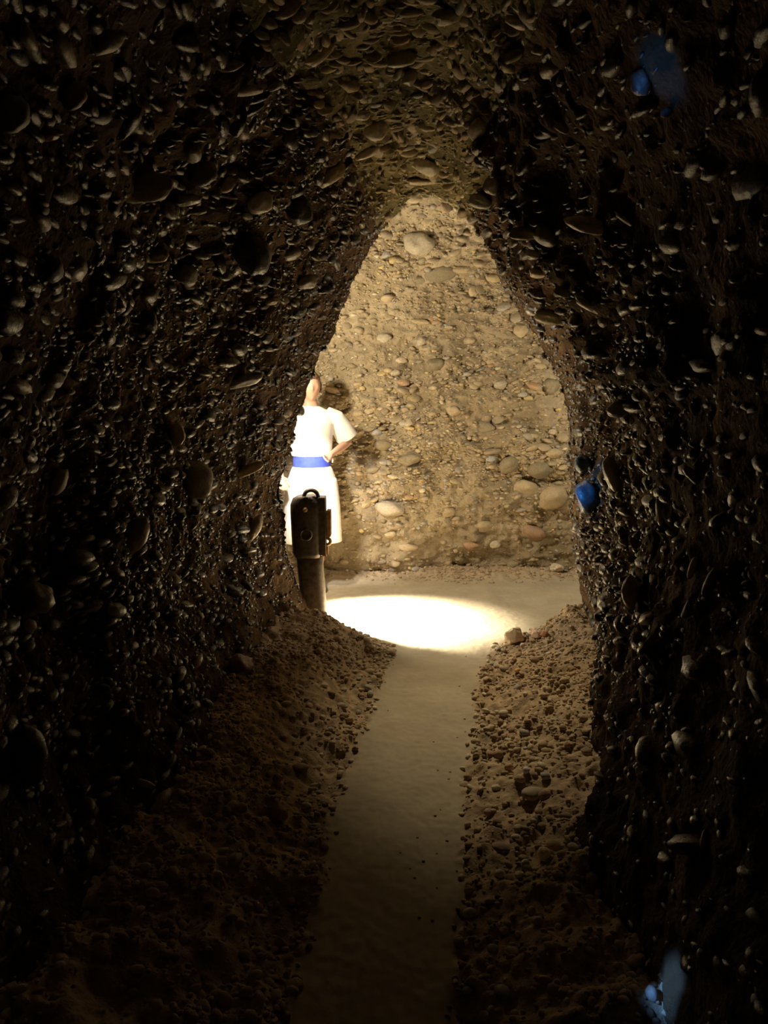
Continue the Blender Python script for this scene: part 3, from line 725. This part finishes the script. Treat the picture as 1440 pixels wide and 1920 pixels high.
def tube(p, r, n=20):
    """closed tube along points"""
    V, Fc = [], []; P = [Vector(q) for q in p]
    for i, q in enumerate(P):
        d = (P[min(i + 1, len(P) - 1)] - P[max(i - 1, 0)]).normalized(); s_ = d.orthogonal().normalized() if abs(d.y) > .95 else d.cross(Vector((0, 1, 0))).normalized(); t_ = d.cross(s_)
        for k in range(n):
            a = 2 * math.pi * k / n; V.append(q + (s_ * math.cos(a) + t_ * math.sin(a)) * r[i])
    bm = bmesh.new(); vs = [bm.verts.new(v) for v in V]
    for i in range(len(P) - 1):
        for k in range(n): bm.faces.new((vs[i * n + k], vs[i * n + (k + 1) % n], vs[(i + 1) * n + (k + 1) % n], vs[(i + 1) * n + k]))
    bm.faces.new(vs[:n][::-1]); bm.faces.new(vs[-n:]); me = bpy.data.meshes.new('t'); bm.normal_update(); bm.to_mesh(me); bm.free(); return me
shirt = join_remesh([shell([(0, .0, 1.075, .155, .125), (0, .0, 1.12, .165, .13), (0, 0, 1.22, .17, .13), (0, .0, 1.33, .185, .128), (0, .01, 1.40, .175, .11), (0, .012, 1.44, .12, .085), (0, .01, 1.465, .07, .066)], fold=.012),
                     tube([(.12, .01, 1.39), (.20, .012, 1.36), (.255, .03, 1.28), (.295, .045, 1.21)], [.075, .078, .085, .09]),
                     tube([(-.12, .01, 1.39), (-.19, .012, 1.35), (-.24, .03, 1.25), (-.27, .045, 1.17)], [.075, .075, .076, .08])], 'shirt', .008, 4)
link('shirt', shirt, M_white, person)
link('waistband', join_remesh([shell([(0, 0, .985, .148, .122), (0, 0, 1.03, .146, .12), (0, 0, 1.075, .145, .118), (0, 0, 1.10, .14, .114)], fold=.015)], 'waistband', .008, 2), M_blue, person)
link('shorts', join_remesh([shell([(0, 0, .82, .20, .14), (0, 0, .90, .19, .138), (0, 0, .97, .165, .13), (0, 0, .995, .15, .122)], fold=.02),
                            tube([(.10, 0, .88), (.115, -.005, .66), (.12, -.01, .38)], [.105, .112, .118]), tube([(-.10, 0, .88), (-.115, -.005, .66), (-.12, -.01, .38)], [.105, .112, .118])], 'shorts', .009, 4), M_white, person)
bm = bmesh.new(); bmesh.ops.create_icosphere(bm, subdivisions=4, radius=1)
kill = [v for v in bm.verts if (v.co.y < -.35 and v.co.z < .45) or v.co.z < -.45]
bmesh.ops.delete(bm, geom=kill, context='VERTS')
for v in bm.verts:
    n_ = 1 + .03 * math.sin(v.co.x * 40) * math.cos(v.co.y * 30)
    v.co = Vector((v.co.x * .086 * n_, v.co.y * .106 * n_ - .022, v.co.z * .124 + 1.618))
for f in bm.faces: f.smooth = True
me = bpy.data.meshes.new('hair'); bm.to_mesh(me); bm.free(); hr = link('hair', me, M_hair, person); sd = hr.modifiers.new('s', 'SOLIDIFY'); sd.thickness = .012
for s in (-1, 1):
    sh = rings_mesh('shoe', [((s * .055, -.045, .0), .046, .135), ((s * .055, -.045, .03), .049, .137), ((s * .053, -.03, .06), .043, .11), ((s * .05, .015, .09), .038, .055), ((s * .05, .02, .11), .037, .045)], 24)
    link('shoe', sh, M_shoe, person)
person.location = (-.575, 6.08, 0.005); person.rotation_euler = (0, 0, math.radians(12))
